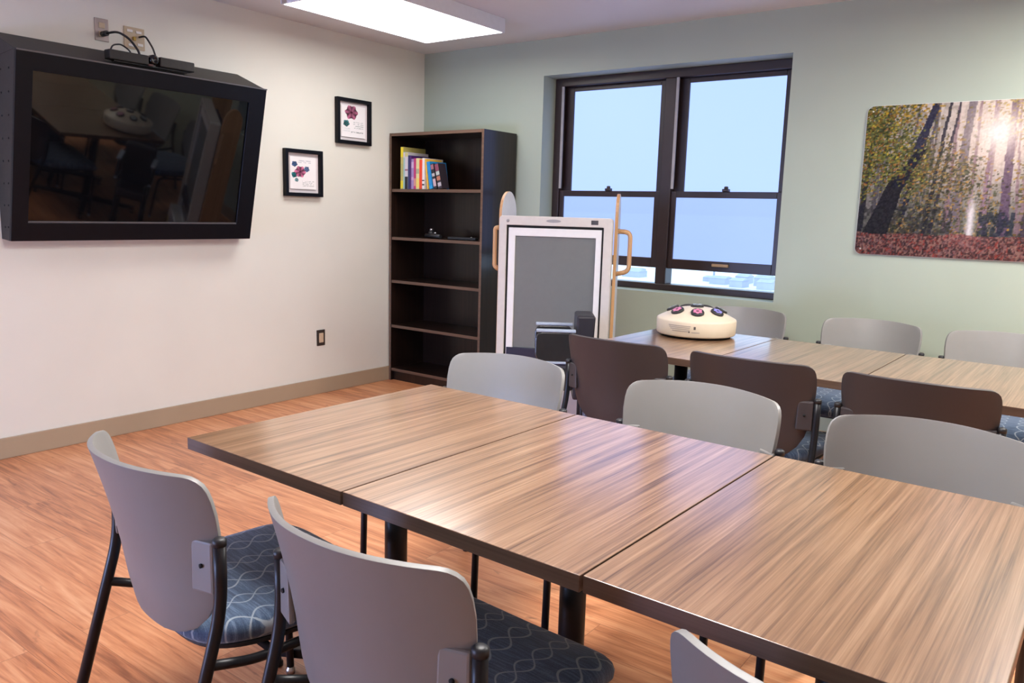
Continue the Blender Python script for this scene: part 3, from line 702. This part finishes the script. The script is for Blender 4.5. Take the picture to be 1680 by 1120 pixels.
for z in (1.447, 1.092, 0.767, 0.424, 0.085): bcb('shelf', BX_0+T_, BX_1-T_, BY0+0.006, BY1-0.008, z-0.011, z+0.011)
bcb('kick_board', BX_0+T_, BX_1-T_, BY0+0.03, BY0+0.046, 0.0, 0.074, False)

SH = 1.4585
def book(label, x0, th, h, d, col, lean=0.0, band=None, dx=0.0):
    """lean in radians: top tips to -x"""
    t = thing('book', label, 'book', (x0+th/2, BY0+0.022+d/2+dx, SH), 0, 'books on the top shelf')
    t.rotation_euler = (0, -lean, 0)
    if lean: t.location.z += 0.0005+th/2*abs(math.sin(lean))
    nm = 'cover_%d_%d_%d' % tuple(int(c*255) for c in col)
    bm = BM(); c_ = 0.0022
    box(bm, -th/2, -th/2+c_, -d/2, d/2, 0, h); box(bm, th/2-c_, th/2, -d/2, d/2, 0, h); box(bm, -th/2+c_, th/2-c_, -d/2, -d/2+c_, 0, h)
    new_obj('cover', bm, plain(nm, col, 0.42, vary=0.03), t, bevel=0.0006)
    bm = BM(); box(bm, -th/2+c_, th/2-c_, -d/2+c_, d/2-0.004, 0.003, h-0.004); new_obj('pages', bm, plain('paper_edges', (0.55, 0.47, 0.36), 0.8), t)
    for (z0, z1, bc_) in (band or []):
        bm = BM(); box(bm, -th/2+0.0005, th/2-0.0005, -d/2-0.0004, -d/2+0.0006, z0*h, z1*h)
        new_obj('spine_band', bm, plain('band_%d_%d_%d' % tuple(int(c*255) for c in bc_), bc_, 0.45, vary=0.03), t)
    return t
book('tall yellow and olive book, first at the left of the top shelf', 0.107, 0.027, 0.305, 0.24, (0.50, 0.43, 0.13), 0, [(0.76, 0.99, (0.75, 0.62, 0.02)), (0.02, 0.2, (0.70, 0.60, 0.03)), (0.3, 0.6, (0.42, 0.40, 0.14))])
book('thin pale teal book second from the left on the top shelf', 0.1355, 0.014, 0.268, 0.21, (0.30, 0.50, 0.47), 0, [(0.85, 0.98, (0.6, 0.55, 0.6))])
book('book with white spine above a black foot, third from left', 0.1505, 0.031, 0.266, 0.22, (0.58, 0.54, 0.56), 0, [(0.0, 0.34, (0.012, 0.012, 0.018)), (0.88, 0.99, (0.55, 0.52, 0.22)), (0.5, 0.54, (0.3, 0.1, 0.15))])
book('navy book beside the white and black spine', 0.1825, 0.017, 0.243, 0.20, (0.015, 0.03, 0.12))
book('deep purple book between navy and lavender spines', 0.2005, 0.015, 0.238, 0.20, (0.07, 0.014, 0.13))
book('lavender book with mottled spine in the middle of the row', 0.2165, 0.024, 0.217, 0.19, (0.30, 0.21, 0.42), 0, [(0.7, 0.9, (0.52, 0.38, 0.55)), (0.3, 0.4, (0.5, 0.3, 0.5))])
book('magenta book between lavender and pale yellow spines', 0.2415, 0.022, 0.221, 0.19, (0.45, 0.03, 0.14), 0, [(0.1, 0.35, (0.58, 0.25, 0.22))])
book('pale yellow book beside the red one', 0.2645, 0.031, 0.221, 0.19, (0.66, 0.60, 0.28), 0, [(0.05, 0.35, (0.72, 0.58, 0.14)), (0.5, 0.66, (0.36, 0.38, 0.22))])
book('bright red book right of the pale yellow spine', 0.2965, 0.028, 0.210, 0.19, (0.72, 0.055, 0.015))
book('white book with black marks near its foot', 0.3255, 0.022, 0.221, 0.20, (0.72, 0.68, 0.66), 0, [(0.12, 0.17, (0.02, 0.02, 0.03)), (0.26, 0.30, (0.03, 0.03, 0.05)), (0.97, 0.998, (0.8, 0.76, 0.7))])
book('thin orange-yellow book leaning against the white one', 0.3770, 0.011, 0.214, 0.17, (0.78, 0.46, 0.05), 0.13)
book('bright blue book leaning left on the top shelf', 0.3990, 0.030, 0.195, 0.18, (0.01, 0.22, 0.52), 0.17, [(0.0, 0.12, (0.02, 0.30, 0.60))])
book('black book with pink and white patches leaning beside the blue one', 0.4420, 0.028, 0.180, 0.11, (0.02, 0.018, 0.025), 0.22, [(0.78, 0.97, (0.30, 0.13, 0.16)), (0.5, 0.62, (0.45, 0.42, 0.42)), (0.1, 0.4, (0.5, 0.36, 0.40))])
book('rightmost leaning book with orange and pink spine patches', 0.4850, 0.034, 0.180, 0.08, (0.03, 0.022, 0.03), 0.24, [(0.72, 0.98, (0.22, 0.05, 0.09)), (0.55, 0.7, (0.4, 0.45, 0.42)), (0.34, 0.5, (0.42, 0.15, 0.09)), (0.1, 0.25, (0.42, 0.38, 0.42))])

SH2 = 1.1035
t = thing('handset', 'dark bundled handset with a shiny knob at the left of the second shelf', 'gadget', (0.385, -0.27, SH2))
bm = BM(); tube(bm, [(-0.10, 0.0, 0.017), (-0.02, -0.01, 0.020), (0.07, -0.03, 0.016)], [0.016, 0.018, 0.014], 14); new_obj('body', bm, M_blackpl, t)
bm = BM(); lathe(bm, [(0.022, 0.0), (0.024, 0.03), (0.018, 0.052), (0.0, 0.055)], 18, (-0.075, 0.03, 0.0)); s_ = new_obj('stand', bm, M_blackpl, t)
bm = BM(); lathe(bm, [(0.012, 0.0), (0.015, 0.008), (0.010, 0.016), (0, 0.017)], 16, (-0.075, 0.03, 0.054)); new_obj('knob', bm, M_chrome, s_)
bm = BM(); lathe(bm, [(0.010, 0.0), (0.012, 0.006), (0, 0.012)], 14, (0.0, -0.01, 0.036)); new_obj('dial', bm, M_chrome, t)
t = thing('remote_control', 'flat black remote lying to the right on the second shelf', 'remote control', (0.655, -0.285, SH2), 0.12)
bm = BM(); box(bm, -0.12, 0.12, -0.022, 0.022, 0, 0.020); new_obj('body', bm, M_blackpl, t, bevel=0.006, seg=3)
bm = BM(); lathe(bm, [(0.008, 0), (0.008, 0.003), (0, 0.004)], 12, (0.075, 0, 0.020)); new_obj('button', bm, M_chrome, t)

# ------------------------------------------------------------------ free-standing touch screen with wooden side boards
DA = 0.43
dv = thing('touch_screen_stand', 'upright white-framed touch screen with wooden side boards and handles before the window', 'touch screen', (1.879, -0.925, 0), DA); dv.scale = (0.93, 0.93, 1.0)
# local: x right, -y towards the viewer, z up
SW = 0.345; ZT = 1.292; ZB = 0.24; 
def dp(u, v, d): return Vector((u, -d, v))
bm = BM(); frame_ring(bm, rrect(-SW, SW, ZB, ZT, 0.022), rrect(-SW+0.046, SW-0.052, ZB+0.06, ZT-0.052, 0.004), dp, -0.05, 0.035); new_obj('outer_bezel', bm, M_offwhite, dv, bevel=0.004)
bm = BM(); frame_ring(bm, rect(-SW+0.045, SW-0.051, ZB+0.059, ZT-0.051), rect(-SW+0.058, SW-0.063, ZB+0.072, ZT-0.066), dp, -0.03, 0.018); new_obj('gap_seal', bm, M_hole, dv)
bm = BM(); frame_ring(bm, rect(-SW+0.058, SW-0.063, ZB+0.072, ZT-0.066), rect(-SW+0.100, SW-0.098, ZB+0.11, ZT-0.112), dp, -0.03, 0.024); new_obj('inner_bezel', bm, M_white, dv, bevel=0.003)
bm = BM(); prism(bm, rect(-SW+0.099, SW-0.097, ZB+0.109, ZT-0.111), dp, -0.03, 0.012); bmesh.ops.recalc_face_normals(bm, faces=bm.faces)
new_obj('screen', bm, plain('grey_screen_glass', (0.17, 0.18, 0.175), 0.22, vary=0.02, Specular_IOR_Level=0.45), dv)
bm = BM(); box(bm, -0.25, SW-0.03, 0.05, 0.12, ZB+0.05, ZT-0.06); new_obj('rear_case', bm, M_blackpl, dv, bevel=0.008)
bm = BM(); box(bm, SW-0.128, SW-0.086, -0.0365, -0.035, ZT-0.038, ZT-0.014); new_obj('control_panel', bm, plain('dark_grey_panel', (0.06, 0.06, 0.07), 0.3), dv)
bm = BM(); prism(bm, [(0.045*math.cos(k*math.pi/12)-0.01, 0.009*math.sin(k*math.pi/12)+ZT-0.024) for k in range(24)], dp, 0.035, 0.0362); bmesh.ops.recalc_face_normals(bm, faces=bm.faces); new_obj('badge', bm, plain('grey_badge', (0.32, 0.31, 0.31), 0.4), dv)
bm = BM(); lathe(bm, [(0.009, 0), (0.009, 0.002), (0, 0.0025)], 14)
bmesh.ops.transform(bm, matrix=Matrix.Translation((-SW+0.055, -0.035, ZT-0.028)) @ Matrix.Rotation(math.radians(90), 4, 'X'), verts=bm.verts); new_obj('corner_mark', bm, plain('grey_badge', (0.3, 0.3, 0.3)), dv)
bm = BM(); box(bm, -SW+0.062, SW-0.066, -0.030, -0.012, 0.450, 0.540); new_obj('lower_bar', bm, plain('navy_black_bar', (0.02, 0.022, 0.045), 0.3), dv, bevel=0.003)
M_pale = plain('pale_laminate', (0.62, 0.62, 0.63), 0.35, vary=0.03)
for sx, rot, reach in ((-1, -0.36, 0.026), (1, 0.0, 0.078)):
    mx = Matrix.Translation((sx*(SW+0.014), 0.056, 0)) @ Matrix.Rotation(rot, 4, 'Z')
    poly = [(0, 0.02), (0.17, 0.02), (0.17, 1.30)] + [(0.085+0.085*math.cos(a), 1.30+0.13*math.sin(a)) for a in [math.pi*k/14 for k in range(1, 14)]] + [(0.0, 1.30)]
    bm = BM(); prism(bm, poly, lambda u, v, d: Vector((d, u, v)), -0.010, 0.010); bmesh.ops.recalc_face_normals(bm, faces=bm.faces)
    bm.normal_update()
    for f in bm.faces: f.material_index = 1 if f.normal.x > 0.9 else 0
    bmesh.ops.transform(bm, matrix=mx, verts=bm.verts)
    sb = new_obj('side_board', bm, [M_beech, M_pale], dv, bevel=0.002)
    xo = sx*(SW+0.022)
    bm = BM(); tube(bm, arc_path([(xo, 0.07, 1.222), (xo+sx*reach, 0.07, 1.218), (xo+sx*reach, 0.07, 0.998), (xo, 0.07, 0.982)], 0.04), 0.0135, 12); new_obj('handle', bm, M_beech, dv)
bm = BM(); box(bm, -0.30, 0.33, -0.10, 0.22, 0.07, 0.33); bs = new_obj('base_cabinet', bm, M_white, dv, bevel=0.012)
for (px, pz, c, nm) in ((-0.02, 0.215, (0.02, 0.12, 0.42), 'blue_dot'), (0.28, 0.195, (0.78, 0.50, 0.03), 'yellow_dot')):
    bm = BM(); lathe(bm, [(0.035, 0), (0.035, 0.002), (0, 0.002)], 20)
    bmesh.ops.transform(bm, matrix=Matrix.Translation((px, -0.10, pz)) @ Matrix.Rotation(math.radians(90), 4, 'X'), verts=bm.verts); new_obj('coloured_dot', bm, plain(nm, c, 0.4), bs)
bm = BM(); box(bm, -0.34, 0.36, -0.14, 0.26, 0.035, 0.070); new_obj('plinth', bm, M_black, dv, bevel=0.006)
for sx in (-0.3, 0.32):
    for sy in (-0.11, 0.23):
        bm = BM(); lathe(bm, [(0.0, -0.012), (0.022, -0.012), (0.022, 0.012), (0.0, 0.012)], 18)
        bmesh.ops.transform(bm, matrix=Matrix.Translation((sx, sy, 0.022)) @ Matrix.Rotation(math.radians(90), 4, 'Y'), verts=bm.verts); new_obj('castor', bm, M_blackpl, dv)

# ------------------------------------------------------------------ dark chair shape added in place of a reflection in the touch screen
ac = thing('reflection_shape', 'added black chair shape standing in for a reflection in the touch screen', 'reflection_shape', (2.174, -1.247, 0), 0.62); ac.scale = (0.945, 0.945, 1.03)
# local: faces -x
bm = BM()
hexa(bm, [(0.045, -0.125, 0.36), (0.135, -0.125, 0.36), (0.135, 0.125, 0.36), (0.045, 0.125, 0.36)], [(0.055, -0.12, 0.782), (0.155, -0.12, 0.782), (0.155, 0.12, 0.782), (0.055, 0.12, 0.782)])
new_obj('backrest', bm, plain('reflection_black', (0.016, 0.015, 0.022), 0.45, vary=0.05), ac, bevel=0.012, seg=3)  # back of the added reflection shape
bm = BM(); box(bm, -0.16, 0.05, -0.115, 0.115, 0.40, 0.48); new_obj('seat', bm, MATS['reflection_black'], ac, bevel=0.02, seg=3)  # seat of the added reflection shape
for sy in (-1, 1):
    bm = BM(); prism(bm, rrect(-0.165, 0.05, 0.555, 0.700, 0.04), lambda u, v, d: Vector((u, d, v)), sy*0.122, sy*0.142); bmesh.ops.recalc_face_normals(bm, faces=bm.faces)
    ar = new_obj('reflection_arm', bm, plain('reflection_gloss_black', (0.02, 0.02, 0.021), 0.25), ac, bevel=0.006)
    bm = BM(); box(bm, -0.16, 0.05, sy*0.132-0.018, sy*0.132+0.018, 0.700, 0.714); new_obj('arm_rail', bm, plain('blue_grey_rail', (0.34, 0.40, 0.50), 0.4), ar, bevel=0.004)
    bm = BM(); box(bm, -0.155, 0.05, sy*0.132-0.012, sy*0.132+0.012, 0.543, 0.555); new_obj('lower_rail', bm, MATS['blue_grey_rail'], ar, bevel=0.003)
for (lx, ly) in ((-0.14, -0.105), (-0.14, 0.105), (0.10, -0.105), (0.10, 0.105)):
    bm = BM(); tube(bm, [(lx, ly, 0.0), (lx, ly, 0.54)], 0.013, 12); new_obj('leg', bm, M_black, ac)  # leg of the added reflection shape

# ------------------------------------------------------------------ round button box on the far table
rb = thing('button_box', 'round cream domed device with flower buttons on the far table', 'game device', (2.800, -1.035, TH), 0.0)
bm = BM(); lathe(bm, [(0.165, 0.0), (0.172, 0.010), (0.0, 0.010)], 64); new_obj('foot_ring', bm, M_hole, rb)
bm = BM(); lathe(bm, [(0.172, 0.0095), (0.186, 0.012), (0.190, 0.018), (0.1915, 0.050), (0.192, 0.080), (0.190, 0.086), (0.184, 0.090), (0.15, 0.108), (0.11, 0.126), (0.08, 0.136), (0.055, 0.140), (0.0, 0.142)], 72); new_obj('body', bm, M_creampl, rb)
def domez(r): return 0.142 if r < 0.05 else 0.1235
cols = {'silver': (0.42, 0.50, 0.52), 'pink': (0.62, 0.20, 0.33), 'violet': (0.26, 0.24, 0.62)}
camdir = math.atan2(CAM[1]+1.035, CAM[0]-2.8)
def button(ang, rad, cn):
    x, y = rad*math.cos(ang), rad*math.sin(ang); tilt = 0.43 if rad else 0
    m = Matrix.Translation((x, y, domez(rad)-0.003)) @ Matrix.Rotation(ang, 4, 'Z') @ Matrix.Rotation(tilt, 4, 'Y')
    bm = BM(); lathe(bm, [(0.031, 0), (0.032, 0.008), (0.029, 0.013), (0.0, 0.014)], 28); bmesh.ops.transform(bm, matrix=m, verts=bm.verts); b = new_obj('button', bm, M_blackpl, rb)
    bm = BM(); pet = []
    for k in range(40):
        a = 2*math.pi*k/40; r_ = 0.0235*(0.86+0.14*math.cos(6*a)); pet.append((r_*math.cos(a), r_*math.sin(a)))
    prism(bm, pet, lambda u, v, d: Vector((u, v, d)), 0.0135, 0.0155); bmesh.ops.transform(bm, matrix=m, verts=bm.verts); fl = new_obj('petal_disc', bm, plain('petal_'+cn, cols[cn], 0.3), b)
    bm = BM(); lathe(bm, [(0.0075, 0.0155), (0.0065, 0.0175), (0, 0.018)], 16); bmesh.ops.transform(bm, matrix=m, verts=bm.verts); new_obj('bud', bm, plain('bud_'+cn, tuple(c*0.35 for c in cols[cn]), 0.4), b)
button(0, 0, 'silver')
for k, cn in enumerate(('pink', 'violet', 'silver', 'silver', 'silver', 'silver', 'pink')): button(camdir+0.03+k*2*math.pi/7, 0.117, cn)
# printed label on the near side
def side_patch(a0, a1, z0, z1, mat, nm, rr=0.1921):
    bm = BM(); n = 8; lo = []; hi = []
    for k in range(n+1):
        a = camdir+a0+(a1-a0)*k/n; lo.append(bm.verts.new((rr*math.cos(a), rr*math.sin(a), z0))); hi.append(bm.verts.new(((rr+0.0004)*math.cos(a), (rr+0.0004)*math.sin(a), z1)))
    for k in range(n): bm.faces.new((lo[k], lo[k+1], hi[k+1], hi[k]))
    o = new_obj(nm, bm, mat, rb); s = o.modifiers.new('thick', 'SOLIDIFY'); s.thickness = 0.0006; s.offset = 1; return o
ink = plain('grey_ink', (0.34, 0.30, 0.27), 0.6); ink2 = plain('dark_ink', (0.06, 0.05, 0.05), 0.6)
for (z, a0, a1) in ((0.066, -0.72, -0.12), (0.058, -0.70, -0.14), (0.050, -0.66, -0.14), (0.041, -0.60, -0.14)): side_patch(a0, a1, z-0.0018, z+0.0018, ink, 'printed_line')
side_patch(-0.05, 0.0, 0.052, 0.066, ink2, 'printed_mark'); side_patch(-0.10, 0.10, 0.036, 0.040, ink, 'printed_line'); side_patch(-0.17, -0.14, 0.036, 0.044, ink2, 'printed_mark')

# ------------------------------------------------------------------ outside: hazy low buildings seen through the open strip of the window
WHERE = ('behind the lower left gap of the window', 'farther left seen beside the handle', 'left of the pale mast outside', 'just right of the pale mast outside', 'in the middle of the right window gap',
         'right of the middle in the right window gap', 'towards the right end of the window gap', 'at the far right end of the window gap')
for k, (x, y, w_, hh_) in enumerate(((-60.5, 118, 3.2, 1.3), (-64.5, 126, 2.6, 1.0), (-47.6, 121, 2.2, 0.9), (-44.6, 117, 2.6, 1.3), (-42.6, 122, 2.0, 1.5), (-40.4, 114, 2.0, 1.4), (-38.4, 119.5, 2.4, 1.7), (-35.9, 113.5, 2.2, 1.5))):
    bd = thing('building', 'pale small building outside, ' + WHERE[k], 'building', (x, y, -9.0), 0, 'pale buildings outside the window')
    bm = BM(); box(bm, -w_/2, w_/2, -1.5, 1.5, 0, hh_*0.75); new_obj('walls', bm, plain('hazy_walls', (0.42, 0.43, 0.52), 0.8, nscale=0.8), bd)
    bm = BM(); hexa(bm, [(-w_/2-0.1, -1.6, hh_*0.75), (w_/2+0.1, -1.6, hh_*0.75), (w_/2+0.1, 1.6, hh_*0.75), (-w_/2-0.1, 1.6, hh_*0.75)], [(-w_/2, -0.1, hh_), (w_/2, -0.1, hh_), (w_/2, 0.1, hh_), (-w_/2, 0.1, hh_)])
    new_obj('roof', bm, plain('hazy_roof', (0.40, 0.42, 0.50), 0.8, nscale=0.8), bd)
ms = thing('mast', 'pale mast standing outside beyond the right window gap', 'mast', (-46.2, 118, -9.0))
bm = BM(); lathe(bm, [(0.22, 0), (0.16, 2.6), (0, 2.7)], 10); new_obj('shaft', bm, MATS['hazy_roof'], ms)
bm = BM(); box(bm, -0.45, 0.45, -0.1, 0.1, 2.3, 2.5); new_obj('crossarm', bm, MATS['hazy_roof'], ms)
